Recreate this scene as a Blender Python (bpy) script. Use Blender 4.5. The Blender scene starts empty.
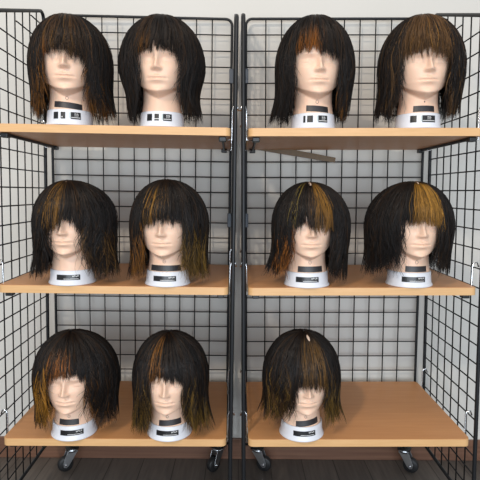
import bpy, math, random
import numpy as np
from mathutils import Matrix, Vector

C = bpy.context.scene.collection
PI = math.pi
EYE = 0.932                      # camera height above the floor

# ------------------------------------------------------------------ helpers
def link(o, parent=None):
    C.objects.link(o)
    if parent is not None:
        o.parent = parent
    return o

def mesh_from(name, verts, faces, smooth=False, mat=None):
    me = bpy.data.meshes.new(name)
    me.from_pydata([tuple(v) for v in verts], [], [tuple(f) for f in faces])
    me.update()
    if smooth:
        me.polygons.foreach_set('use_smooth', [True] * len(me.polygons))
    if mat:
        me.materials.append(mat)
    return me

class MB:
    """collects shapes into one mesh"""
    def __init__(self):
        self.v = []; self.f = []
    def add(self, vs, fs):
        n = len(self.v)
        self.v += [tuple(v) for v in vs]
        self.f += [tuple(i + n for i in f) for f in fs]
        return self
    def box(self, x0, x1, y0, y1, z0, z1, M=None):
        vs = [Vector((x, y, z)) for x in (x0, x1) for y in (y0, y1) for z in (z0, z1)]
        if M is not None:
            vs = [M @ v for v in vs]
        return self.add(vs, [(0, 1, 3, 2), (4, 6, 7, 5), (0, 4, 5, 1), (2, 3, 7, 6), (0, 2, 6, 4), (1, 5, 7, 3)])
    def tube(self, pts, r, n=8, caps=True):
        pts = [Vector(p) for p in pts]
        vs = []; fs = []
        ref = None
        for i, p in enumerate(pts):
            a = pts[max(i - 1, 0)]; b = pts[min(i + 1, len(pts) - 1)]
            t = (b - a).normalized()
            if ref is None:
                ref = t.orthogonal().normalized()
            ref = (ref - t * ref.dot(t)).normalized()
            s = t.cross(ref)
            rr = r[i] if isinstance(r, (list, tuple)) else r
            for k in range(n):
                an = 2 * PI * k / n
                vs.append(p + (ref * math.cos(an) + s * math.sin(an)) * rr)
        for i in range(len(pts) - 1):
            for k in range(n):
                k2 = (k + 1) % n
                fs.append((i * n + k, i * n + k2, (i + 1) * n + k2, (i + 1) * n + k))
        if caps:
            fs.append(tuple(range(n - 1, -1, -1)))
            fs.append(tuple((len(pts) - 1) * n + k for k in range(n)))
        return self.add(vs, fs)
    def lathe(self, prof, n=48, M=None):
        """prof: list of (r, z)"""
        vs = []; fs = []
        for r, z in prof:
            for k in range(n):
                a = 2 * PI * k / n
                v = Vector((r * math.cos(a), r * math.sin(a), z))
                vs.append(M @ v if M is not None else v)
        for i in range(len(prof) - 1):
            for k in range(n):
                k2 = (k + 1) % n
                fs.append((i * n + k, i * n + k2, (i + 1) * n + k2, (i + 1) * n + k))
        fs.append(tuple(range(n - 1, -1, -1)))
        fs.append(tuple((len(prof) - 1) * n + k for k in range(n)))
        return self.add(vs, fs)
    def prism(self, outline, z0, z1):
        n = len(outline)
        vs = [(x, y, z0) for x, y in outline] + [(x, y, z1) for x, y in outline]
        fs = [tuple(range(n - 1, -1, -1)), tuple(range(n, 2 * n))]
        fs += [(i, (i + 1) % n, (i + 1) % n + n, i + n) for i in range(n)]
        return self.add(vs, fs)
    def build(self, name, mat, parent=None, smooth=False, bevel=0):
        me = mesh_from(name, self.v, self.f, smooth, mat)
        o = link(bpy.data.objects.new(name, me), parent)
        if bevel:
            b = o.modifiers.new('bevel', 'BEVEL'); b.width = bevel; b.segments = 3; b.limit_method = 'ANGLE'
        return o

def empty(name, M, label, cat, group=None):
    o = bpy.data.objects.new(name, None)
    o.empty_display_size = .05
    link(o); o.matrix_world = M
    o['label'] = label; o['category'] = cat
    if group: o['group'] = group
    return o

def tag(o, label, cat, group=None):
    o['label'] = label; o['category'] = cat
    if group: o['group'] = group
    return o

def rounded(pts_r, seg=6):
    """outline with rounded corners from list of (x, y, radius), counter-clockwise"""
    out = []
    n = len(pts_r)
    for i in range(n):
        p = Vector(pts_r[i][:2]); r = pts_r[i][2]
        a = Vector(pts_r[i - 1][:2]); b = Vector(pts_r[(i + 1) % n][:2])
        da = (a - p).normalized(); db = (b - p).normalized()
        if r <= 0:
            out.append(tuple(p)); continue
        ang = da.angle(db) / 2
        d = r / math.tan(ang)
        c = p + (da + db).normalized() * (r / math.sin(ang))
        s = p + da * d - c; e = p + db * d - c
        a0 = math.atan2(s.y, s.x); a1 = math.atan2(e.y, e.x)
        while a1 - a0 > PI: a1 -= 2 * PI
        while a1 - a0 < -PI: a1 += 2 * PI
        for k in range(seg + 1):
            t = a0 + (a1 - a0) * k / seg
            out.append((c.x + r * math.cos(t), c.y + r * math.sin(t)))
    return out

# ------------------------------------------------------------------ materials
def principled(name, col, rough=.5, metal=0, spec=.5):
    m = bpy.data.materials.new(name); m.use_nodes = True
    b = m.node_tree.nodes['Principled BSDF']
    b.inputs['Base Color'].default_value = (*col, 1)
    b.inputs['Roughness'].default_value = rough
    b.inputs['Metallic'].default_value = metal
    b.inputs['Specular IOR Level'].default_value = spec
    return m

def noisy(name, c1, c2, scale=(1, 1, 1), nscale=5, rough=.5, detail=6, bump=0, spec=.5, distort=0):
    m = principled(name, c1, rough, 0, spec)
    nt = m.node_tree; N = nt.nodes; b = N['Principled BSDF']
    tc = N.new('ShaderNodeTexCoord'); mp = N.new('ShaderNodeMapping'); mp.inputs['Scale'].default_value = scale
    no = N.new('ShaderNodeTexNoise'); no.inputs['Scale'].default_value = nscale; no.inputs['Detail'].default_value = detail
    no.inputs['Distortion'].default_value = distort
    rp = N.new('ShaderNodeValToRGB')
    rp.color_ramp.elements[0].color = (*c1, 1); rp.color_ramp.elements[1].color = (*c2, 1)
    rp.color_ramp.elements[0].position = .3; rp.color_ramp.elements[1].position = .7
    nt.links.new(tc.outputs['Object'], mp.inputs['Vector']); nt.links.new(mp.outputs['Vector'], no.inputs['Vector'])
    nt.links.new(no.outputs['Fac'], rp.inputs['Fac']); nt.links.new(rp.outputs['Color'], b.inputs['Base Color'])
    if bump:
        bp = N.new('ShaderNodeBump'); bp.inputs['Strength'].default_value = bump; bp.inputs['Distance'].default_value = .002
        nt.links.new(no.outputs['Fac'], bp.inputs['Height']); nt.links.new(bp.outputs['Normal'], b.inputs['Normal'])
    return m

M_wall = noisy('painted_wall', (.62, .60, .56), (.645, .625, .59), nscale=2.5, rough=.8, spec=.2)
M_base = noisy('baseboard_wood', (.13, .062, .038), (.20, .10, .062), scale=(1, 8, 30), nscale=3, rough=.4)
M_shelf = noisy('beech_melamine', (.58, .262, .095), (.64, .305, .118), scale=(2, 26, 26), nscale=3, rough=.42, distort=.4)
M_edge = noisy('beech_edge_band', (.62, .36, .155), (.70, .42, .195), scale=(4, 4, 60), nscale=3, rough=.45)
M_wire = principled('black_coated_wire', (.009, .009, .010), .5, 0, .3)
M_post = principled('black_coated_steel', (.010, .011, .013), .45, 0, .35)
M_chrome = principled('chrome', (.72, .73, .75), .22, 1)
M_zinc = principled('grey_zinc', (.42, .43, .45), .35, 1)
M_clip = principled('dark_grey_clip', (.09, .105, .13), .45, .2)
M_rubber = principled('black_rubber', (.012, .012, .013), .5)
M_plastic = principled('black_plastic', (.010, .010, .010), .4)
M_collar = principled('white_plastic', (.74, .75, .80), .35)
M_label = principled('black_label', (.012, .012, .014), .3)
M_tape = noisy('black_tape', (.020, .018, .020), (.034, .031, .034), nscale=40, rough=.45)
M_white = principled('white_print', (.75, .75, .75), .5)
M_teal = principled('pale_print', (.55, .62, .62), .5)
M_ink = principled('grey_ink', (.13, .10, .09), .6)
M_scalp = principled('lace_parting', (.62, .46, .36), .6)
M_cap = principled('wig_cap_black', (.006, .005, .005), .7, spec=.2)
M_strip = noisy('brown_wood_strip', (.11, .060, .016), (.14, .078, .022), scale=(30, 3, 3), nscale=3, rough=.5)

M_skin = principled('mannequin_skin', (.84, .565, .415), .42, spec=.4)
b = M_skin.node_tree.nodes['Principled BSDF']
b.inputs['Subsurface Weight'].default_value = .12
b.inputs['Subsurface Radius'].default_value = (.006, .003, .002)
b.inputs['Subsurface Scale'].default_value = 1.0

M_hair = principled('wig_fibre', (.01, .008, .007), .42, spec=.24)
nt = M_hair.node_tree
at_ = nt.nodes.new('ShaderNodeAttribute'); at_.attribute_name = 'fibre_colour'
nt.links.new(at_.outputs['Color'], nt.nodes['Principled BSDF'].inputs['Base Color'])

# dark plank floor
M_floor = principled('dark_plank_floor', (.05, .04, .035), .45)
nt = M_floor.node_tree; N = nt.nodes; bs = N['Principled BSDF']
tc = N.new('ShaderNodeTexCoord'); mp = N.new('ShaderNodeMapping'); mp.inputs['Rotation'].default_value = (0, 0, PI / 2)
br = N.new('ShaderNodeTexBrick'); br.inputs['Scale'].default_value = 1
br.inputs['Brick Width'].default_value = .9; br.inputs['Row Height'].default_value = .11; br.inputs['Mortar Size'].default_value = .0015
br.inputs['Color1'].default_value = (.105, .090, .078, 1); br.inputs['Color2'].default_value = (.145, .125, .108, 1); br.inputs['Mortar'].default_value = (.035, .03, .026, 1)
mp2 = N.new('ShaderNodeMapping'); mp2.inputs['Scale'].default_value = (30, 2.5, 1)
no = N.new('ShaderNodeTexNoise'); no.inputs['Scale'].default_value = 3; no.inputs['Detail'].default_value = 8
mx = N.new('ShaderNodeMix'); mx.data_type = 'RGBA'; mx.blend_type = 'MULTIPLY'; mx.inputs['Factor'].default_value = .7
rp = N.new('ShaderNodeValToRGB'); rp.color_ramp.elements[0].position = .3; rp.color_ramp.elements[1].position = .7
rp.color_ramp.elements[0].color = (.55, .55, .55, 1); rp.color_ramp.elements[1].color = (1.15, 1.12, 1.08, 1)
L = nt.links.new
L(tc.outputs['Object'], mp.inputs['Vector']); L(mp.outputs['Vector'], br.inputs['Vector'])
L(tc.outputs['Object'], mp2.inputs['Vector']); L(mp2.outputs['Vector'], no.inputs['Vector']); L(no.outputs['Fac'], rp.inputs['Fac'])
L(br.outputs['Color'], mx.inputs['A']); L(rp.outputs['Color'], mx.inputs['B']); L(mx.outputs['Result'], bs.inputs['Base Color'])

# ------------------------------------------------------------------ camera
F = 492.28; PITCH = .0967; ROLL = .0072; DIST = 1.2154
cam_d = bpy.data.cameras.new('camera'); cam_d.sensor_width = 36; cam_d.lens = 36 * F / 480; cam_d.clip_start = .05
cam = link(bpy.data.objects.new('camera', cam_d))
CAM = Matrix.Translation((0, -DIST, EYE)) @ Matrix.Rotation(PI / 2 - PITCH, 4, 'X') @ Matrix.Rotation(ROLL, 4, 'Z')
cam.matrix_world = CAM
bpy.context.scene.camera = cam

def at(px, py, Mobj, ly):
    """the point on plane y = ly of a thing's own frame that stands at this pixel of the photograph"""
    o = Mobj.inverted() @ CAM.translation
    d = Mobj.inverted().to_3x3() @ (CAM.to_3x3() @ Vector(((px - 240) / F, -(py - 240) / F, -1)))
    t = (ly - o.y) / d.y
    return o + d * t

# ------------------------------------------------------------------ room
WALL_Y = .437
def struct(o): o['kind'] = 'structure'; return o
struct(MB().box(-2.6, 2.6, -3.2, WALL_Y + .12, -.05, 0).build('floor', M_floor))
struct(MB().box(-2.6, 2.6, WALL_Y, WALL_Y + .12, 0, 2.65).build('wall_back', M_wall))
struct(MB().box(-2.6, 2.6, WALL_Y - .008, WALL_Y, 0, .075).build('baseboard_back', M_base, bevel=.002))

# ------------------------------------------------------------------ racks
RACKS = {
 'left':  dict(x=-.3138, y=0.0, yaw=.0216, roll=.0085, z=(.1592, -.2363, -.6360)),
 'right': dict(x=.3072, y=.0024, yaw=.0010, roll=-.0083, z=(.1580, -.2363, -.6341)),
}
SW, SD, ST = .2877, .3917, .0196
PX = .299
for side, R in RACKS.items():
    R['M0'] = Matrix.Translation((R['x'], R['y'], EYE)) @ Matrix.Rotation(R['yaw'], 4, 'Z') @ Matrix.Rotation(R['roll'], 4, 'Y')
    R['M'] = R['M0'] @ Matrix.Translation((0, 0, -EYE))

BACK_Y = .4067
TOP, BOT = .5505 + EYE, -.842 + EYE
def arc_path(corners, seg=6):
    """closed 2D rounded path"""
    p = rounded(corners, seg); return p + [p[0], p[1]]

def grid_panel_back(root):
    h = .288
    fr = MB()
    pts = [(x, BACK_Y, z) for x, z in arc_path([(-h, BOT, .02), (h, BOT, .02), (h, TOP, .02), (-h, TOP, .02)])]
    fr.tube(pts, .0042, 8, False)
    o = fr.build('back_panel', M_post, root, True)
    w = MB()
    for k in range(1, 28):
        z = TOP - .05 * k
        w.tube([(-h, BACK_Y - .0024, z), (h, BACK_Y - .0024, z)], .0019, 6)
    for k in range(10):
        x = -.225 + .05 * k
        w.tube([(x, BACK_Y + .0008, BOT), (x, BACK_Y + .0008, TOP)], .0019, 6)
    w.build('wire_grid', M_wire, o, True)

def grid_panel_side(root, s, splay=0):
    lean = lambda z: s * splay * (TOP - z) / (TOP - BOT)
    y0, y1 = .018, .383
    zt1, zt0 = TOP + .004, TOP - .123
    fr = MB()
    x = s * PX
    pts = [(x + lean(z), y, z) for y, z in arc_path([(y0, BOT, .02), (y1, BOT, .02), (y1, zt1, .02), (y0, zt0, .03)])]
    fr.tube(pts, .0052, 8, False)
    o = fr.build('side_panel', M_post, root, True)
    w = MB()
    rail = lambda y: zt0 + (zt1 - zt0) * (y - y0) / (y1 - y0)
    ys = [.331 - .0505 * k for k in range(6)]
    for k, y in enumerate(ys):
        w.tube([(x + s * .0024 + lean(BOT), y, BOT), (x + s * .0024 + lean(rail(y)), y, rail(y))], .0019, 6)
    for k in range(1, 28):
        z = TOP - .05 * k + .006
        if k == 1: e = ys[1]
        elif k == 2: e = ys[3]
        else: e = y0
        w.tube([(x - s * .0010 + lean(z), y1, z), (x - s * .0010 + lean(z), e, z)], .0019, 6)
    w.build('wire_grid', M_wire, o, True)
    # joint plates that hook the side panel to the back panel
    for z in (.372 + EYE, -.09 + EYE):
        MB().box(min(x - s * .018, x + s * .003), max(x - s * .018, x + s * .003), BACK_Y - .0115, BACK_Y - .0065, z - .023, z + .023).build('joint_clip', M_clip, root, bevel=.002)

def caster(root, R, lx, ly, swivel):
    """swivelling caster: black stem from the panel's bottom rail, zinc fork, rubber wheel touching the floor"""
    M = R['M']
    top = M @ Vector((lx, ly, BOT))
    plate_z = .078
    inv = M.inverted()
    def loc(v): return inv @ v
    S = Matrix.Translation((top.x, top.y, 0)) @ Matrix.Rotation(swivel, 4, 'Z')
    W = inv @ S
    st = MB(); st.lathe([(.007, plate_z - .002), (.007, top.z + .004)], 16, W)
    st.box(-.02, .02, -.02, .02, plate_z - .001, plate_z + .003, W)
    c = st.build('caster', M_plastic, root, True, 0)
    fk = MB()
    fk.lathe([(.004, plate_z - .001), (.0195, plate_z - .001), (.021, plate_z - .006), (.018, plate_z - .012), (.006, plate_z - .014)], 24, W)
    off = .022
    for s in (-1, 1):
        ol = [(-.017, plate_z - .010), (.017, plate_z - .010), (off + .009, .030), (off + .007, .018), (off - .002, .015), (off - .010, .022)]
        vs = []
        for xx, zz in ol:
            vs.append(W @ Vector((xx, s * .0125 - .0012, zz)))
        for xx, zz in ol:
            vs.append(W @ Vector((xx, s * .0125 + .0012, zz)))
        n = len(ol)
        fk.add(vs, [tuple(range(n)), tuple(range(2 * n - 1, n - 1, -1))] + [(i, i + n, (i + 1) % n + n, (i + 1) % n) for i in range(n)])
    fk.box(-.017, .017, -.0135, .0135, plate_z - .014, plate_z - .010, W)
    fk.build('fork', M_zinc, c, False, .0008)
    A = W @ Matrix.Translation((off, 0, .0255)) @ Matrix.Rotation(PI / 2, 4, 'X')
    wh = MB(); wh.lathe([(.006, -.010), (.021, -.010), (.0245, -.0075), (.0255, -.003), (.0255, .003), (.0245, .0075), (.021, .010), (.006, .010)], 32, A)
    w = wh.build('wheel', M_rubber, c, True)
    ax = MB(); ax.lathe([(.0035, -.016), (.0035, .016)], 12, A)
    ax.build('axle', M_chrome, c, True)

RACK_LABEL = {'left': 'black wire grid display rack on casters, the left one holding six wigs',
              'right': 'black wire grid display rack on casters, the right one with one free bottom space'}
CAST = {'left': [(72, 3.62), (218, 4.0)], 'right': [(258, -.30), (404.5, -.50)]}
for side, R in RACKS.items():
    root = empty('display_rack', R['M'], RACK_LABEL[side], 'display rack', 'wire grid display racks')
    R['root'] = root
    grid_panel_back(root)
    grid_panel_side(root, -1, .012 if side == 'left' else 0); grid_panel_side(root, 1, .012 if side == 'right' else 0)
    # bottom bar on which the casters sit
    for yy in (.366, .05):
        MB().tube([(-PX, yy, BOT), (PX, yy, BOT)], .004, 8).build('bottom_bar', M_post, root, True)
    for px, sw in CAST[side]:
        caster(root, R, at(px, 450, R['M'], .366).x, .366, sw)
    for lx in (-.24, .24):
        caster(root, R, lx, .05, -1.9)
    # brackets under every shelf
    for zc in R['z']:
        zb = zc + EYE - ST
        for s in (-1, 1):
            br = MB()
            br.box(s * .268 - .0028, s * .268 + .0028, .03, .375, zb - .008, zb - .0005)
            o = br.build('shelf_bracket', M_post, root, bevel=.001)
            for yy in (.026, .372):
                MB().box(s * .268 - .009, s * .268 + .009, yy - .010, yy + .010, zb - .012, zb - .0005).build('end_cap', M_plastic, o, bevel=.002)
            # hook that carries the bracket on the side panel
            hx = s * .2915
            for yy in (.040, .352):
                hk = MB()
                hk.tube([(s * .268, yy, zb - .006), (hx, yy, zb - .006), (hx, yy, zb + .068), (hx + s * .003, yy, zb + .076), (hx + s * .012, yy, zb + .078), (hx + s * .016, yy, zb + .066)], .0021, 8)
                hk.build('hook', M_chrome, o, True)

ROW = ['top', 'middle', 'bottom']
for side, R in RACKS.items():
    for i, zc in enumerate(R['z']):
        M = R['M0'] @ Matrix.Translation((0, 0, zc))
        ol = rounded([(-SW, 0, .014), (SW, 0, .014), (SW, SD, .012), (-SW, SD, .012)], 6)
        e = .0012
        oli = rounded([(-SW + e, e, .013), (SW - e, e, .013), (SW - e, SD - e, .011), (-SW + e, SD - e, .011)], 6)
        sh = MB(); sh.prism(oli, -ST, 0)
        extra = ' holding one wig and an empty half' if (side == 'right' and i == 2) else ' holding two wigs'
        o = sh.build('shelf', M_shelf)
        o.matrix_world = M
        tag(o, 'beech shelf board, %s shelf of the %s rack,%s' % (ROW[i], side, extra), 'shelf', 'beech shelves of the racks')
        n = len(ol)
        vs = [(x, y, z) for z in (-ST, -.0006) for x, y in ol] + [(x, y, z) for z in (-ST, -.0006) for x, y in oli]
        # slightly rounded upper lip
        fs = []
        for k in range(n):
            k2 = (k + 1) % n
            fs += [(k, k2, n + k2, n + k), (n + k, n + k2, 3 * n + k2, 3 * n + k), (2 * n + k, 2 * n + k2, k2, k)]
        eb = MB(); eb.add(vs, fs)
        eo = eb.build('edge_band', M_edge, o)

# thin brown strip wedged under the right rack's top shelf, against the grid
Mr = RACKS['right']['M0']
pa = at(254, 148.6, Mr, .385); pb = at(335, 160.2, Mr, .385)
d = (pb - pa); Ln = d.length; ang = math.atan2(d.z, d.x)
S = Mr @ Matrix.Translation(pa) @ Matrix.Rotation(-ang, 4, 'Y')
o = MB().add([(0, -.005, -.002), (Ln, -.005, -.008), (Ln, -.005, .008), (.10, -.005, .015), (0, -.005, .006),
              (0, .005, -.002), (Ln, .005, -.008), (Ln, .005, .008), (.10, .005, .015), (0, .005, .006)],
             [(4, 3, 2, 1, 0), (5, 6, 7, 8, 9), (0, 1, 6, 5), (1, 2, 7, 6), (2, 3, 8, 7), (3, 4, 9, 8), (4, 0, 5, 9)]).build('wood_strip', M_strip)
o.matrix_world = S
tag(o, 'thin brown wooden strip slanting down behind the right rack below its top shelf', 'strip')

# ------------------------------------------------------------------ mannequin head geometry
HT = np.array([  # z, half width, front, back, front exponent
 [.056, .022, .054, .058, 1.9], [.066, .031, .064, .060, 1.95], [.074, .0385, .0705, .062, 2.0], [.083, .0450, .0745, .066, 2.05], [.093, .0510, .0762, .072, 2.1], [.106, .0565, .0780, .078, 2.2],
 [.120, .0610, .0790, .085, 2.25], [.140, .0645, .0805, .092, 2.35], [.155, .0665, .0810, .096, 2.35], [.170, .0680, .0835, .098, 2.3], [.185, .0690, .0850, .099, 2.25],
 [.205, .0680, .0820, .097, 2.15], [.222, .0620, .0720, .089, 2.1], [.237, .0510, .0570, .074, 2.05], [.248, .0350, .0380, .050, 2.0], [.254, .0170, .0180, .026, 2.0], [.2555, .0005, .0005, .0005, 2.0]])
NT = np.array([[.020, .0512, .0512, .0512], [.033, .0508, .0508, .0510], [.047, .0492, .0488, .0510], [.065, .0472, .0470, .0520], [.080, .0470, .0460, .0540], [.100, .0480, .046, .058], [.30, .0480, .046, .058]])

def ell(phi, a, f, b, n):
    s = np.abs(np.sin(phi)); c = np.cos(phi)
    yy = np.where(c > 0, f, b); nn = np.where(c > 0, n, 2.0)
    return ((s / a) ** nn + (np.abs(c) / yy) ** nn) ** (-1 / nn)

def head_r(phi, z):
    phi, z = np.broadcast_arrays(np.asarray(phi, float), np.asarray(z, float))
    I = lambda T, k: np.interp(z, T[:, 0], T[:, k])
    rh = ell(phi, I(HT, 1), I(HT, 2), I(HT, 3), I(HT, 4))
    rn = ell(phi, I(NT, 1), I(NT, 2), I(NT, 3), 2.0)
    ap = np.abs((phi + PI) % (2 * PI) - PI)
    zj = .0752 + .044 * np.clip(ap / (PI / 2), 0, 1.25) ** 1.3
    t = np.clip((z - (zj - .009)) / .015, 0, 1); t = t * t * (3 - 2 * t)
    return rn * (1 - t) + np.maximum(rh, rn * .0 + rh) * t

def build_head_mesh():
    nph = 160; u = np.linspace(-1, 1, nph, endpoint=False)
    ph = PI * (u * .55 + .45 * u ** 3)          # finer towards the face
    zz = np.concatenate([np.linspace(.022, .052, 9, endpoint=False), np.linspace(.052, .19, 120, endpoint=False), np.linspace(.19, .2555, 30)])
    P, Z = np.meshgrid(ph, zz)
    R = head_r(P, Z)
    X = R * np.sin(P); Y = -R * np.cos(P)
    front = np.clip((np.cos(P) - .25) / .5, 0, 1)
    G = lambda x0, z0, sx, sz: np.exp(-((X - x0) / sx) ** 2 - ((Z - z0) / sz) ** 2)
    # nose
    prof = np.interp(Z, [.1255, .1285, .1315, .1360, .143, .152, .162, .172], [0, .008, .0165, .0185, .0138, .0080, .0042, 0])
    wid = np.interp(Z, [.125, .132, .140, .151, .170], [.0076, .0076, .0060, .0052, .0060])
    d = prof * np.exp(-(np.abs(X) / wid) ** 2.2)
    d += .0050 * (G(.0088, .1325, .0046, .0046) + G(-.0088, .1325, .0046, .0046))     # nostril wings
    # eye sockets, lids, brows
    for s in (-1, 1):
        d += -.0050 * G(s * .029, .1545, .0165, .0105) - .003 * G(s * .014, .156, .007, .011)
        d += .0030 * G(s * .031, .1535, .0125, .0060)
        d += -.0009 * G(s * .031, .1498, .0130, .0014) - .0006 * G(s * .031, .1592, .0130, .0018)
        d += .0030 * G(s * .030, .1690, .0200, .0050)
        d += .0020 * G(s * .038, .132, .0180, .0170)                                    # cheeks
        d += -.0010 * G(s * .0200, .1108, .0035, .0040)                                  # mouth corners
    # lips and chin
    bow = .0012 * np.exp(-(X / .005) ** 2)
    d += .0040 * np.exp(-(X / .0170) ** 2) * np.exp(-((Z - .1150 + bow) / .0036) ** 2)
    d += .0054 * np.exp(-(X / .0150) ** 2) * np.exp(-((Z - .1055) / .0044) ** 2)
    d += -.0038 * np.exp(-(X / .0205) ** 4) * np.exp(-((Z - .1108 + 2 * X * X) / .0010) ** 2)
    d += -.0012 * G(0, .1205, .0026, .0045)
    d += -.0020 * np.exp(-(X / .020) ** 2) * np.exp(-((Z - .0950) / .0055) ** 2)
    d += .0040 * G(0, .0810, .0140, .0075)
    Y = Y - d * front
    V = np.stack([X, Y, Z], -1).reshape(-1, 3)
    nz = len(zz); F_ = []
    for i in range(nz - 1):
        for k in range(nph):
            k2 = (k + 1) % nph
            F_.append((i * nph + k, i * nph + k2, (i + 1) * nph + k2, (i + 1) * nph + k))
    F_.append(tuple(range(nph - 1, -1, -1))); F_.append(tuple((nz - 1) * nph + k for k in range(nph)))
    return mesh_from('head', V, F_, True, M_skin)
HEAD_ME = build_head_mesh()

COLLAR = [(.050, .0), (.0578, .0), (.0590, .0015), (.0582, .0042), (.0556, .0075), (.0546, .020), (.0537, .0358), (.0528, .0375), (.0512, .0375), (.0512, .022)]
cm = MB(); cm.lathe(COLLAR, 72)
COLLAR_ME = mesh_from('collar', cm.v, cm.f, True, M_collar)
def collar_r(z): return float(np.interp(z, [.0075, .020, .0358], [.0556, .0546, .0537]))

def curved_patch(rfun, a0, a1, z0, z1, th=.0006, tilt=0, n=14):
    """a thin label bent round the vertical axis: angles in radians from the front, positive to the viewer's right"""
    mb = MB(); vs = []; fs = []
    for i in range(n + 1):
        a = a0 + (a1 - a0) * i / n
        for z in (z0 + tilt * (a - (a0 + a1) / 2), z1 + tilt * (a - (a0 + a1) / 2)):
            for e in (.0001, th):
                r = rfun(a, z) + e
                vs.append((r * math.sin(a), -r * math.cos(a), z))
    for i in range(n):
        p = i * 4; q = p + 4
        fs += [(p + 1, q + 1, q + 3, p + 3), (p, p + 2, q + 2, q), (p + 2, p + 3, q + 3, q + 2), (p, q, q + 1, p + 1)]
    fs += [(0, 1, 3, 2), (n * 4, n * 4 + 2, n * 4 + 3, n * 4 + 1)]
    return mb.add(vs, fs)

NR = lambda a, z: float(head_r(a, z))
def merge(*ms):
    m = MB()
    for k in ms: m.add(k.v, k.f)
    return m

# ------------------------------------------------------------------ wigs
ZD = .150
def tubes(name, P, rad, col, parent):
    """P (N,n,3) centre lines, rad (N,n), col (N,n,3): one mesh of fine three-sided fibres"""
    N_, n, _ = P.shape
    T = np.empty_like(P); T[:, 1:-1] = P[:, 2:] - P[:, :-2]; T[:, 0] = P[:, 1] - P[:, 0]; T[:, -1] = P[:, -1] - P[:, -2]
    T /= np.linalg.norm(T, axis=2, keepdims=True) + 1e-12
    O = P - np.array([0, 0, .13]); O[..., 2] *= .4
    S1 = np.cross(T, O); S1 /= np.linalg.norm(S1, axis=2, keepdims=True) + 1e-12
    S2 = np.cross(S1, T)
    V = np.empty((N_, n, 3, 3))
    for k in range(3):
        a = 2 * PI * k / 3 + PI / 2
        V[:, :, k] = P + rad[..., None] * (math.cos(a) * S1 + math.sin(a) * S2)
    nv = N_ * n * 3
    idx = np.arange(nv).reshape(N_, n, 3)
    Q = []
    for k in range(3):
        k2 = (k + 1) % 3
        Q.append(np.stack([idx[:, :-1, k], idx[:, :-1, k2], idx[:, 1:, k2], idx[:, 1:, k]], -1).reshape(-1, 4))
    Q = np.concatenate(Q)
    me = bpy.data.meshes.new(name)
    me.vertices.add(nv); me.vertices.foreach_set('co', V.reshape(-1).astype(np.float32))
    me.loops.add(Q.size); me.loops.foreach_set('vertex_index', Q.reshape(-1).astype(np.int32))
    me.polygons.add(len(Q)); me.polygons.foreach_set('loop_start', np.arange(0, Q.size, 4, dtype=np.int32))
    me.update(calc_edges=True)
    me.polygons.foreach_set('use_smooth', np.ones(len(Q), dtype=bool))
    ca = me.color_attributes.new('fibre_colour', 'FLOAT_COLOR', 'POINT')
    c4 = np.ones((N_, n, 3, 4)); c4[..., :3] = col[:, :, None, :]
    ca.data.foreach_set('color', c4.reshape(-1).astype(np.float32))
    me.materials.append(M_hair)
    return link(bpy.data.objects.new(name, me), parent)

def smooth(t): t = np.clip(t, 0, 1); return t * t * (3 - 2 * t)

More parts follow.
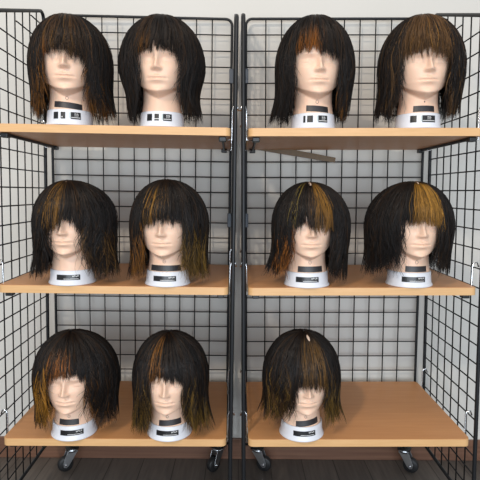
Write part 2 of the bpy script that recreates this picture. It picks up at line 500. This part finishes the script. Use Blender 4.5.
def make_wig(root, W, seed):
    rng = np.random.default_rng(seed)
    top = W['top']; crown_y = W.get('crown', -.015)
    AL, AR = W['AL'], W['AR']                  # lateral extent at the widest
    LL, LR = W['LL'], W['LR']                  # lateral extent at the ends
    zlL, zlR = W['zL'], W['zR']
    BF, BB = .1005, .108
    NP = 16

    def surf(phi, d, th, zf):
        """point of the layer d at azimuth phi: dome angle th (0..pi/2) and, past the dome, fall height zf"""
        sL = smooth(.5 - np.sin(phi) * .5 / .35)         # blend left / right
        A = AL * sL + AR * (1 - sL); E = LL * sL + LR * (1 - sL); zl = zlL * sL + zlR * (1 - sL)
        u = np.clip((ZD - zf) / (ZD - zl), 0, 1.15)
        Ao = A + (E - A) * u ** 2.2 - W.get('dip', .004) * np.sin(PI * np.clip(u, 0, 1)) ** 2
        Ai = .0715 + 0 * u
        a = Ai + (Ao - Ai) * d
        f = .0895 + (BF - .0895) * d - .012 * u * (np.cos(phi) > 0)
        bk = .101 + (BB - .101) * d - .020 * u * (1 - .5 * d)
        H = (.2585 + (top - .2585) * d) - ZD
        st = np.sin(th) ** .96; ct = np.cos(th) ** .95
        c = np.cos(phi)
        x = a * np.sin(phi) * st
        y = -np.where(c > 0, f, bk) * c * st + crown_y * (1 - st)
        z = np.where(zf < ZD, zf, ZD + H * ct)
        # never inside the head
        p2 = np.arctan2(x, -y); r = np.hypot(x, y)
        rm = head_r(p2, z) + .0035 + .004 * d + np.interp(z, [.118, .130, .143, .152, .165, .185], [.004, .020, .017, .0115, .0075, .003]) * np.exp(-(p2 / .26) ** 2)
        rm = np.where(z < .046, np.maximum(rm, .0612 + .002 * d), rm)
        rm = np.where(z > .19, np.maximum(rm, head_r(p2, np.clip(z - .0055 * np.clip((z - .19) / .03, 0, 1), 0, .2552)) + .0040), rm)
        k = np.where(z < .2602, np.maximum(1, rm / np.maximum(r, 1e-4)), 1)
        return np.stack([x * k, y * k, z], -1)

    def strands(n, phi, d, th0, zend, clump, wave, jit, kcl=.75, radius=.0008, npt=NP):
        """grow n fibres; clump: index of each fibre's lock"""
        nc = int(clump.max()) + 1
        cphi = np.zeros(nc); cd = np.zeros(nc); cz = np.zeros(nc); cnt = np.bincount(clump, minlength=nc) + 1e-9
        cphi = np.bincount(clump, phi, nc) / cnt; cd = np.bincount(clump, d, nc) / cnt
        cw = rng.normal(0, 1, (nc, 3))
        w = np.linspace(0, 1, npt)[None, :]
        pull = kcl * w ** 1.6
        ph = phi[:, None] * (1 - pull) + cphi[clump][:, None] * pull
        dd = d[:, None] * (1 - pull * .6) + cd[clump][:, None] * pull * .6
        # lock-level wave and fibre-level stray
        frq = W.get('freq', 2.0)
        ph = ph + wave * (w ** 1.3) * (np.sin(w * frq * 2 * PI + cw[clump, 0][:, None] * 3) * .6 + cw[clump, 1][:, None] * .6)
        flk = cw[rng.permutation(nc)][:, 0]
        ph = ph + jit * rng.normal(0, 1, (n, 1)) * w ** 2 + jit * .5 * rng.normal(0, 1, (n, 1)) * np.sin(w * 5 + rng.uniform(0, 6, (n, 1)))
        # path: dome then fall
        Ld = .150 * (PI / 2 - th0) / (PI / 2)
        Hh = .2585 + (top - .2585) * d - ZD
        thE = np.where(zend > ZD, np.arccos(np.clip(((zend - ZD) / Hh), 0, 1) ** (1 / .95)), PI / 2)
        Ld = .150 * np.clip(thE - th0, .05, None) / (PI / 2); Lf = np.clip(ZD - zend, 0, None)
        s = w * (Ld + Lf)[:, None]
        th = np.minimum(th0[:, None] + s / Ld[:, None] * np.clip(thE - th0, .05, None)[:, None], thE[:, None])
        zf = np.where(s > Ld[:, None], ZD - (s - Ld[:, None]), ZD + 1e-6)
        de = dd * smooth((th - th0[:, None]) / .45 + .25 + .75 * (th0[:, None] < .25))
        de = de + W.get('lift', .19) * (w ** 3 * cw[clump, 2][:, None] + .5 * np.sin(w * 5.5 + flk[clump][:, None] * 4) * w ** 1.5) * (zend < ZD)[:, None]
        P = surf(ph, np.clip(de, 0, 1.04), th, zf)
        P[..., 2] = np.maximum(P[..., 2] + rng.normal(0, .0004, (n, 1)), .0045)
        rad = np.broadcast_to(radius * np.interp(w, [0, .1, .75, 1], [.7, 1, .9, .18]), (n, npt)).copy()
        rad *= rng.uniform(.7, 1.25, (n, 1))
        return P, rad, w

    DARK = np.array(W.get('dark', (.0075, .0055, .0048)))
    def colours(n, phi, d, w, clump, kind):
        base = DARK[None, :] * rng.uniform(.4, 2.0, (n, 1))
        warm = rng.random((n, 1)) < W.get('warm', .16)
        base = np.where(warm, np.array([[.026, .013, .006]]) * rng.uniform(.6, 1.5, (n, 1)), base)
        col = np.repeat(base[:, None, :], w.shape[1], 1)
        deg = np.degrees(phi)
        crnd = rng.random(int(clump.max()) + 1)
        hl = np.zeros(n, bool)
        for (k, a0, a1, t0, t1, prob, hc, dmin, dmax) in W['hl']:
            if k != kind: continue
            soft = 3.0
            ins = (deg + rng.normal(0, soft, n) > a0) & (deg + rng.normal(0, soft, n) < a1) & (d >= dmin) & (d <= dmax)
            pr = .6 * crnd[clump] + .4 * rng.random(n)
            on = ins & (pr < prob * .8 + .1 * (prob > .95))
            amt = smooth((w - t0) / max(t1 - t0, .01)) * rng.uniform(.35 if t0 < .4 else .6, 1.0, (n, 1))
            hcol = np.array(hc)[None, None, :] * rng.uniform(.4, 1.25, (n, 1, 1))
            new = col * (1 - amt[..., None]) + hcol * amt[..., None]
            col = np.where(on[:, None, None], new, col)
            hl |= on & (t0 < .3)
        return col, hl

    parts = []
    # --- fringe
    bx = np.array([p[0] for p in W['bangs']]); bz = np.array([p[1] for p in W['bangs']])
    xoL, xoR = W['xoL'], W['xoR']              # edges of the open face (local x)
    nf = 1500
    def lat(d, right): return .0715 + ((AR if right else AL) - .0715) * d
    d = rng.uniform(.15, 1, nf) ** .8
    xs = rng.uniform(xoL - .010, xoR + .010, nf)
    A = np.where(xs > 0, lat(d, True), lat(d, False))
    phi = np.arcsin(np.clip(xs / A, -.95, .95))
    ncl = 85
    edges = np.sort(rng.uniform(xoL - .012, xoR + .012, ncl))
    clump = np.clip(np.searchsorted(edges, xs), 0, ncl - 1)
    layer = rng.integers(0, 2, nf); clump = clump * 2 + layer * (rng.random(nf) < .9)
    cz = rng.normal(0, 1.35 * W.get('ragged', .0045), ncl * 2 + 2)
    zend = np.interp(xs, bx, bz) + cz[clump] + np.abs(rng.normal(0, .003, nf)) * rng.choice([1, 1, -.6], nf)
    zend += rng.random(nf) ** 3 * .030 * W.get('thin', 1)      # layered shorter fibres
    th0 = np.where(rng.random(nf) < .75, rng.uniform(.03, .22, nf), rng.uniform(.2, .8, nf))
    P, rad, w = strands(nf, phi, d, th0, zend, clump, W.get('fwave', .05), .018, .7, .00075)
    col, hl = colours(nf, phi, d, w, clump, 'f')
    parts.append((P[~hl], rad[~hl], col[~hl], 'fringe')); parts.append((P[hl], rad[hl], col[hl], 'highlights'))
    # --- sides and back
    for side in (-1, 1):
        nh = 1700
        d = rng.random(nh) ** .65
        xo = abs(xoL if side < 0 else xoR) + rng.normal(0, .002, nh)
        A = .0715 + ((AL if side < 0 else AR) - .0715) * d
        pm = np.arcsin(np.clip(xo / A, .1, .97))
        q = rng.random(nh)
        phi = pm + (PI - pm) * q ** 1.35
        q2 = np.clip((phi - pm) / 1.2, 0, 1)
        ncl = 75
        cph = np.sort(rng.random(ncl)) ** 1.35
        clump = np.clip(np.searchsorted(cph, q), 0, ncl - 1) * 3 + np.clip((d * 3).astype(int), 0, 2)
        zl = zlL if side < 0 else zlR
        layer = W.get('layer', .075)
        cz = np.abs(rng.normal(0, 1, ncl * 3 + 3))
        zend = zl + .014 * cz[clump] + rng.random(nh) ** 1.8 * layer * (.35 + .65 * d) + .012 * rng.random(nh) ** 3
        face = W.get('faceL' if side < 0 else 'faceR', .05)    # shorter locks next to the face
        zend += face * (1 - smooth(q2 * 2.2)) * rng.random(nh) ** .7 * (d > .25)
        th0 = np.where(rng.random(nh) < .6, rng.uniform(.03, .25, nh), rng.uniform(.2, 1.25, nh))
        P, rad, w = strands(nh, phi * side, d, th0, zend, clump, (W.get('wave', .10) + .06) * (1.5 if 'wave' in W else 1), .028, .84, .00085)
        col, hl = colours(nh, phi * side, d, w, clump, 'L' if side < 0 else 'R')
        parts.append((P[~hl], rad[~hl], col[~hl], 'hair')); parts.append((P[hl], rad[hl], col[hl], 'highlights'))
    # --- stray fibres around the outline
    ns = 70
    phi = rng.uniform(-PI, PI, ns); d = np.full(ns, 1.05)
    phi = np.where(np.abs(phi) < .8, phi + np.sign(phi) * .9, phi)
    zend = np.where(phi < 0, zlL, zlR) + rng.uniform(0, .08, ns)
    P, rad, w = strands(ns, phi, d, rng.uniform(.02, .3, ns), zend, np.arange(ns), .10, .05, .2, .00045)
    col, _ = colours(ns, phi, d, w, np.arange(ns), 'x')
    parts.append((P, rad, col, 'hair'))
    for nm in ('hair', 'fringe', 'highlights'):
        sel = [p for p in parts if p[3] == nm and len(p[0])]
        if sel:
            o = tubes(nm, np.concatenate([p[0] for p in sel]), np.concatenate([p[1] for p in sel]), np.concatenate([p[2] for p in sel]), root)
            if nm == 'highlights': o['label'] = W.get('hl_label', 'golden brown highlighted strands')
    # --- cap: closed dark shell over the scalp, from brow line to nape
    nph, nth = 64, 20
    V = []; Fc = []
    for i in range(nth + 1):
        for k in range(nph):
            p = 2 * PI * k / nph - PI
            ap = abs(p)
            zb = .196 if ap < .75 else .196 + (.152 - .196) * min(1, (ap - .75) / .5)
            t = i / nth
            for_z = .2600 + (zb - .2600) * t ** 1.6
            r = float(head_r(p, min(for_z - .0030 * (1 - t) ** 2, .2553))) + .0028
            if i == 0: r = .0004
            V.append((r * math.sin(p), -r * math.cos(p), for_z if i else .2600))
    for i in range(nth):
        for k in range(nph):
            k2 = (k + 1) % nph
            Fc.append((i * nph + k, (i + 1) * nph + k, (i + 1) * nph + k2, i * nph + k2))
    Fc.append(tuple(range(nph)))
    co = link(bpy.data.objects.new('wig_cap', mesh_from('wig_cap', V, Fc, True, M_cap)), root)
    if W.get('part'):
        ph0, t0, t1, wd = W['part']
        vs = []
        n = 10
        for i in range(n + 1):
            th = t0 + (t1 - t0) * i / n
            hw = wd * math.sin(PI * (i + .3) / (n + .6)) ** .7
            pc = surf(np.array([ph0]), np.array([1.035]), np.array([th]), np.array([ZD + .01]))[0]
            vs += [(pc[0] - hw, pc[1], pc[2] - .0004), (pc[0], pc[1], pc[2] + .0006), (pc[0] + hw, pc[1], pc[2] - .0004)]
        fs = []
        for i in range(n):
            for k in range(2):
                a = i * 3 + k
                fs.append((a, a + 3, a + 4, a + 1))
        po = link(bpy.data.objects.new('parting', mesh_from('parting', vs, fs, True, M_scalp)), root)
        so = po.modifiers.new('thick', 'SOLIDIFY'); so.thickness = .0012; so.offset = -1
        po['label'] = 'pale parting line on the crown'

AMB = (.27, .105, .016); ORG = (.40, .135, .02); GOLD = (.27, .125, .018); BRN = (.085, .040, .014); OLV = (.20, .11, .020); YEL = (.33, .18, .028)
# px data of each head: collar centre x, collar's lowest front y, overhang in front of the shelf, turn of the head in degrees (+ to the viewer's right)
HEADS = [
 dict(side='left', row=0, cx=70, over=.003, turn=9, topy=12.5, bangs=[(38, 53), (48, 49), (58, 48), (66, 50), (74, 57), (84, 60), (92, 64)], face=(41, 90, 74),
      Lm=(27.5, 66), Rm=(113, 58), Le=(31, 115), Re=(118, 112), ey=(121, 122), tape=1, mark='ring', label=1,
      hl=[('f', -60, 45, 0, .3, .62, BRN, 0, 1), ('f', -60, 20, .1, .6, .20, GOLD, 0, 1), ('f', -60, -25, .75, 1, .8, ORG, 0, 1), ('L', -100, -20, .60, .80, .9, AMB, 0, .85), ('L', -75, -20, .1, .5, .28, BRN, .3, 1), ('R', 20, 100, .68, .90, .75, AMB, 0, .75)],
      txt='black wig with golden brown streaks and amber inner ends', where='leftmost head on the left rack\'s top shelf', fwave=.06, ragged=.005),
 dict(side='left', row=0, cx=162.2, over=.0, turn=-2, topy=13, bangs=[(132, 55), (140, 50), (150, 49.5), (165, 49.5), (172, 53), (180, 60), (188, 64)], face=(135, 185, 76),
      Lm=(118.7, 58), Rm=(204.5, 60), Le=(130, 118), Re=(202, 116), ey=(124, 122), tape=0, mark=None, label=2, dip=.012,
      hl=[('f', -60, -8, 0, .3, .55, BRN, 0, 1), ('f', -32, -8, .6, 1, .45, AMB, 0, 1), ('R', 25, 75, .55, .8, .6, BRN, 0, .6), ('L', -90, -20, .2, .6, .2, BRN, .5, 1)],
      txt='black wig with thick straight fringe and a faint brown left streak', where='second head on the left rack\'s top shelf', ragged=.003),
 dict(side='right', row=0, cx=312.8, over=.0, turn=3, topy=13.3, bangs=[(288, 56), (296, 51), (305, 48.5), (315, 47), (322, 50), (330, 54), (340, 57)], face=(291, 341, 75),
      Lm=(276, 55), Rm=(355, 52), Le=(268, 113), Re=(347, 112), ey=(124, 124), tape=1, mark='ring', label=3,
      hl=[('f', -34, 0, .55, .95, .85, ORG, 0, 1), ('f', -30, -6, .1, .4, .25, BRN, .4, 1), ('f', 16, 40, .1, .5, .22, BRN, .4, 1), ('f', -60, -38, .3, .7, .4, AMB, 0, .8), ('R', 20, 70, .45, .8, .65, AMB, 0, .7), ('L', -75, -30, .4, .8, .16, BRN, .2, 1)],
      txt='black wig whose fringe ends glow orange at the left', where='first head on the right rack\'s top shelf', ragged=.004),
 dict(side='right', row=0, cx=417.5, over=.0, turn=-2, topy=12.7, bangs=[(396, 68), (402, 62), (410, 53), (422, 50), (432, 50), (442, 51), (452, 56)], face=(398, 450, 75),
      Lm=(379.5, 60), Rm=(465.5, 58), Le=(371, 117), Re=(456, 118), ey=(124, 124), tape=1, mark='dot', label=4, warm=.25,
      hl=[('f', -70, 70, .0, .25, .85, (.16, .078, .026), 0, 1), ('f', -70, 70, .2, .5, .16, GOLD, .3, 1), ('L', -110, -20, .05, .35, .42, (.17, .085, .027), .2, 1), ('R', 20, 110, .05, .35, .48, (.19, .095, .03), .2, 1), ('R', 20, 90, .7, 1, .4, BRN, 0, .6)],
      txt='brown wig streaked all over with golden brown', where='rightmost head on the right rack\'s top shelf', ragged=.005),
 dict(side='left', row=1, cx=72.7, over=.007, turn=1, topy=178.8, bangs=[(44, 229), (50, 227), (58, 224), (66, 219), (74, 227), (82, 233), (92, 237)], face=(47, 89, 243),
      Lm=(32.5, 222), Rm=(117, 225), Le=(28, 278), Re=(121, 272), ey=(281, 283), tape=0, mark=None, label=5, part=(.0, .10, .30, .003), fwave=.05, ragged=.006, wave=.07,
      hl=[('f', -34, 0, .05, .35, .58, GOLD, 0, 1), ('f', 8, 40, .05, .4, .12, BRN, .4, 1), ('R', 18, 70, .45, .8, .62, (.17, .085, .025), 0, .9), ('L', -80, -20, .6, .9, .3, BRN, 0, .7)],
      txt='wavy black wig with a swept fringe, gold streaked at the left', where='leftmost head on the left rack\'s middle shelf'),
 dict(side='left', row=1, cx=167.8, over=.009, turn=-5, topy=178, bangs=[(138, 227), (146, 226), (155, 222), (164, 220), (172, 224), (180, 224), (190, 227)], face=(142, 187, 243),
      Lm=(130, 222), Rm=(208, 222), Le=(127, 278), Re=(210, 277), ey=(279, 281), tape=1, mark='ring', label=5, digit=1, fwave=.05, ragged=.005, wave=.06,
      hl=[('f', -40, 12, .25, .6, .42, GOLD, 0, 1), ('f', -40, 12, .1, .4, .12, YEL, .5, 1), ('L', -65, -15, .55, .85, .9, AMB, 0, .95), ('R', 15, 110, .55, .85, .95, OLV, 0, .95)],
      txt='black wig with olive gold side ends and thin gold fringe streaks', where='second head on the left rack\'s middle shelf'),
 dict(side='right', row=1, cx=306.5, over=.009, turn=1, topy=180.5, bangs=[(284, 232), (290, 229), (300, 227), (308, 226), (316, 229), (324, 230), (334, 234)], face=(288, 333, 246),
      Lm=(272, 215), Rm=(350.5, 228), Le=(261, 271), Re=(346, 279), ey=(279, 285), tape=1, mark='ring', label=5, digit=1, part=(.0, .12, .42, .004), ragged=.006,
      hl=[('f', 4, 26, .0, .3, .85, GOLD, 0, 1), ('f', -36, -28, .0, .3, .45, (.26, .18, .03), .3, 1), ('f', -10, 2, .2, .6, .35, BRN, .3, 1), ('L', -68, -20, .55, .8, .7, ORG, 0, .9), ('R', 20, 90, .6, .9, .2, BRN, 0, 1)],
      txt='black wig with a gold block in the right of its fringe', where='first head on the right rack\'s middle shelf'),
 dict(side='right', row=1, cx=408.6, over=.008, turn=2, topy=180, bangs=[(388, 236), (396, 228), (402, 224), (414, 223), (426, 222), (434, 224), (444, 230)], face=(395, 438, 243),
      Lm=(367, 222), Rm=(453, 220), Le=(362, 279), Re=(447, 278), ey=(281, 279), tape=1, mark='ring', label=5, digit=0, part=(.0, .10, .34, .0035), ragged=.004, wave=.07,
      hl=[('f', -14, 33, .08, .25, .97, (.38, .185, .028), 0, 1), ('f', 30, 50, .2, .5, .3, BRN, 0, 1), ('R', 20, 90, .3, .7, .35, BRN, 0, .8)],
      txt='black wig with a broad golden panel across its fringe', where='rightmost head on the right rack\'s middle shelf'),
 dict(side='left', row=2, cx=74.7, over=.0165, turn=1, topy=328.3, bangs=[(44, 387), (50, 383), (58, 378), (68, 378), (76, 379), (84, 382), (96, 386)], face=(47, 93, 402),
      Lm=(33.5, 385), Rm=(118, 388), Le=(35, 416), Re=(117, 417), ey=(426, 424), tape=1, mark='ring', label=6, ragged=.005,
      hl=[('f', -40, 6, .45, .9, .66, ORG, 0, 1), ('f', -36, 0, .2, .6, .30, BRN, 0, 1), ('L', -58, -15, .55, .75, .9, (.34, .15, .018), 0, 1), ('R', 18, 58, .50, .75, .8, AMB, 0, .8)],
      txt='black wig with orange tipped fringe and amber locks by both cheeks', where='leftmost head on the left rack\'s bottom shelf'),
 dict(side='left', row=2, cx=169.7, over=.0165, turn=-2, topy=329.2, bangs=[(146, 386), (152, 381), (160, 379), (170, 381), (178, 384), (186, 386), (194, 388)], face=(149, 188, 402),
      Lm=(132.5, 385), Rm=(208.5, 385), Le=(130, 428), Re=(215, 420), ey=(431, 427), tape=1, mark='ring', label=6, ragged=.004,
      hl=[('f', -36, -2, .03, .3, .62, AMB, 0, 1), ('L', -110, -15, .60, .92, .8, OLV, 0, .95), ('R', 15, 120, .60, .92, .8, OLV, 0, .95)],
      txt='black wig with amber left fringe and olive brown ends', where='second head on the left rack\'s bottom shelf'),
 dict(side='right', row=2, cx=301.2, over=.0165, turn=5, topy=328.3, bangs=[(282, 402), (288, 398), (294, 395), (302, 388), (310, 386), (318, 388), (328, 392)], face=(287, 327, 402),
      Lm=(263.5, 385), Rm=(340, 380), Le=(257, 417), Re=(346, 425), ey=(428, 434), tape=1, mark='ring', label=6, part=(.12, .26, .50, .0035), ragged=.005, wave=.06,
      hl=[('f', -14, 28, .15, .45, .72, (.22, .11, .028), 0, 1), ('L', -110, -15, .55, .85, .55, BRN, 0, 1), ('L', -85, -30, .6, .85, .4, OLV, 0, 1), ('R', 15, 110, .56, .9, .92, OLV, 0, .95)],
      txt='black wig with a golden brown centre fringe and pale parting', where='only head on the right rack\'s bottom shelf'),
]

for i, h in enumerate(HEADS):
    R = RACKS[h['side']]
    MS = R['M0'] @ Matrix.Translation((0, 0, R['z'][h['row']]))
    cy = .0590 - h['over']
    p = at(h['cx'], {0: 118, 1: 281, 2: 436}[h['row']], MS, cy)
    M = MS @ Matrix.Translation((p.x, cy, .0002)) @ Matrix.Rotation(math.radians(h['turn']), 4, 'Z')
    root = empty('mannequin_head', M, 'pale mannequin head, ' + h['where'], 'mannequin head', 'mannequin heads on the racks')
    link(bpy.data.objects.new('head', HEAD_ME), root)
    link(bpy.data.objects.new('collar', COLLAR_ME), root)
    # printed label on the collar
    def curved(a0, a1, z0, z1, th=.0006, tilt=0, n=14):
        return curved_patch(lambda a, z: collar_r(z), a0 + lc, a1 + lc, z0, z1, th, tilt, n)
    k = h['label']
    th1 = .0009
    lpx, tpx, twd = {0: (67, 68, 26), 1: (159, 0, 0), 2: (315.7, 317.8, 22), 3: (423.3, 424.5, 20.7), 4: (68, 0, 0), 5: (164.4, 165.5, 29), 6: (307.3, 310.7, 24),
                     7: (414, 416.7, 21), 8: (71.7, 68.8, 18.4), 9: (167.2, 170.3, 21), 10: (304.7, 308, 22)}[i]
    lc = math.asin(at(lpx, {0: 114, 1: 279, 2: 433}[h['row']], M, -.0535).x / .0546)      # where round the collar the label is stuck
    if k in (1, 2, 3, 4):
        blocks = {1: [(-.62, -.39, 0), (-.27, -.07, 0), (.16, .60, 0)], 2: [(-.58, -.32, 0), (-.20, .00, 0), (.18, .58, 0)],
                  3: [(-.56, -.46, 0), (-.38, -.12, 0), (.12, .56, 0)], 4: [(-.56, -.28, 0), (-.04, .58, 0)]}[k]
        z0, z1 = .0140, .0305
        lo = merge(*[curved(a, b_, z0, z1) for a, b_, _ in blocks]).build('label', M_label, root)
        pale = []
        a, b_ = blocks[-1][:2]
        pale.append(curved(a - .06, a - .005, z0 + .003, z1 - .001, th1))
        merge(*pale).build('pale_edge', M_teal, lo)
        marks = []
        g0 = a + (b_ - a) * .38
        for j in range(4):
            aa = g0 + j * .045
            marks.append(curved(aa, aa + .010, z0 + .006, z1 - .0025, th1, 0, 2))
            if j != 1: marks.append(curved(aa + .008, aa + .030, z1 - .0045 - .002 * (j % 2), z1 - .0028 - .002 * (j % 2), th1, 0, 2))
        marks.append(curved(a + .02, b_ - .03, z0 + .0030, z0 + .0044, th1))
        if k in (1, 2):
            a2, b2 = blocks[1][:2]
            marks.append(curved(a2, b2, z0 + .0035, z0 + .0052, th1) if k == 2 else curved(a2 + .04, a2 + .08, z0 + .003, z0 + .006, th1))
        merge(*marks).build('lettering', M_white, lo)
    else:
        z0, z1 = (.0140, .0272)
        w0 = .54
        lo = curved(-w0, w0, z0, z1).build('label', M_label, root)
        marks = []
        for j in range(4):                                   # the short bold word at the right
            aa = w0 * .36 + j * .072
            marks.append(curved(aa, aa + .017, z1 - .0052, z1 - .0018, th1, 0, 2))
            marks.append(curved(aa + .014, aa + .052, z1 - (.0031 if j % 2 else .0052), z1 - (.0018 if j % 2 else .0040), th1, 0, 2))
            if j in (0, 3): marks.append(curved(aa + .040, aa + .054, z1 - .0052, z1 - .0018, th1, 0, 2))
        rr = random.Random(5)
        aa = -w0 * .35
        while aa < w0 * .85:                                 # fine line of print below it
            l = rr.uniform(.018, .034)
            marks.append(curved(aa, aa + l, z0 + .0022, z0 + .0036, th1, 0, 2)); aa += l + .010
        merge(*marks).build('lettering', M_white, lo)
    if h['tape']:
        zd = {0: 1.235, 1: 1.275, 2: 1.335}[h['row']]
        a_off = math.asin(at(tpx, {0: 106, 1: 269, 2: 423}[h['row']], M, -.048).x / .0505)
        w1 = math.asin(min(.9, twd * zd / F / 2 / .0505))
        sp = {0: (.0400, .0545), 1: (.0390, .0535), 2: (.0395, .0540)}[h['row']]
        til = {0: -.004, 2: -.003, 10: .005, 9: .003}.get(i, 0)
        curved_patch(NR, a_off - w1, a_off + w1, sp[0], sp[1], .0009, til).build('neck_tape', M_tape, root)
    if h['mark']:
        zc = {0: .0640, 1: .0635, 2: .0625}[h['row']]
        a_c = .02
        mk = MB()
        def npnt(a, z): 
            r = NR(a, z) + .0004
            return (r * math.sin(a), -r * math.cos(a), z)
        if h['mark'] == 'ring':
            rr_ = {0: .0042, 1: .0042, 2: .0034}[h['row']]
            mk.tube([npnt(a_c + .85 * rr_ / .05 * math.cos(t), zc + rr_ * math.sin(t)) for t in np.linspace(0, 2 * PI, 21)], .00042, 6, False)
            if h.get('digit') == 1:
                mk.tube([npnt(a_c - .012, zc + .0008), npnt(a_c, zc + .0015), npnt(a_c, zc - .0015)], .00032, 6)
            if h.get('digit') == 0:
                mk.tube([npnt(a_c + .07, zc - .0028), npnt(a_c + .085, zc + .001)], .00032, 6)
        else:
            mk.tube([npnt(a_c, zc - .0018), npnt(a_c, zc + .0018)], .0014, 8)
        mk.build('inked_mark', M_ink, root, True)

    # ---- the wig
    W = dict(h)
    L_ = lambda x, y, ly: at(x, y, M, ly)
    W['bangs'] = [(L_(x, y, -.096).x, max(L_(x, y, -.096).z - .003, .125)) for x, y in h['bangs']]
    W['xoL'] = L_(h['face'][0], h['face'][2], -.055).x; W['xoR'] = L_(h['face'][1], h['face'][2], -.055).x
    W['xoL'] = min(W['xoL'], -.040); W['xoR'] = max(W['xoR'], .040)
    W['AL'] = -L_(*h['Lm'], -.01).x; W['AR'] = L_(*h['Rm'], -.01).x
    W['LL'] = -L_(*h['Le'], -.01).x; W['LR'] = L_(*h['Re'], -.01).x
    W['zL'] = max(L_(50, h['ey'][0], -.01).z, .007); W['zR'] = max(L_(50, h['ey'][1], -.01).z, .007)
    W['top'] = L_(h['cx'], h['topy'], -.005).z - {0: .010, 1: .004, 2: .004}[h['row']]
    print('WIG', i, {k_: round(W[k_], 3) for k_ in ('xoL', 'xoR', 'AL', 'AR', 'LL', 'LR', 'zL', 'zR', 'top')}, [tuple(round(c, 3) for c in b_) for b_ in W['bangs']])
    wroot = empty('wig', M, h['txt'], 'wig', 'wigs on the mannequin heads')
    make_wig(wroot, W, 100 + i)

# ------------------------------------------------------------------ light
def area(name, loc, target, size, power, col):
    l = bpy.data.lights.new(name, 'AREA'); l.shape = 'RECTANGLE'; l.size = size[0]; l.size_y = size[1]; l.energy = power; l.color = col
    o = link(bpy.data.objects.new(name, l)); o.location = loc
    o.rotation_euler = (Vector(target) - Vector(loc)).to_track_quat('-Z', 'Y').to_euler()
    return o
area('ceiling_lamp', (-1.1, -2.4, 2.55), (0, .2, .9), (.18, .18), 34, (1, .87, .72))
area('ceiling_panel', (.1, -.75, 2.62), (0, -.3, 0), (1.2, .5), 8, (1, .90, .78))
area('window_daylight', (.2, -3.1, .85), (0, 0, .6), (2.6, 1.3), 76, (.80, .90, 1))
wd = bpy.data.worlds.new('world'); bpy.context.scene.world = wd; wd.use_nodes = True
wd.node_tree.nodes['Background'].inputs[0].default_value = (.92, .96, 1, 1)
wd.node_tree.nodes['Background'].inputs[1].default_value = .50

vs_ = bpy.context.scene.view_settings
vs_.view_transform = 'Standard'; vs_.look = 'None'; vs_.gamma = 1; vs_.use_curve_mapping = False; vs_.exposure = .06
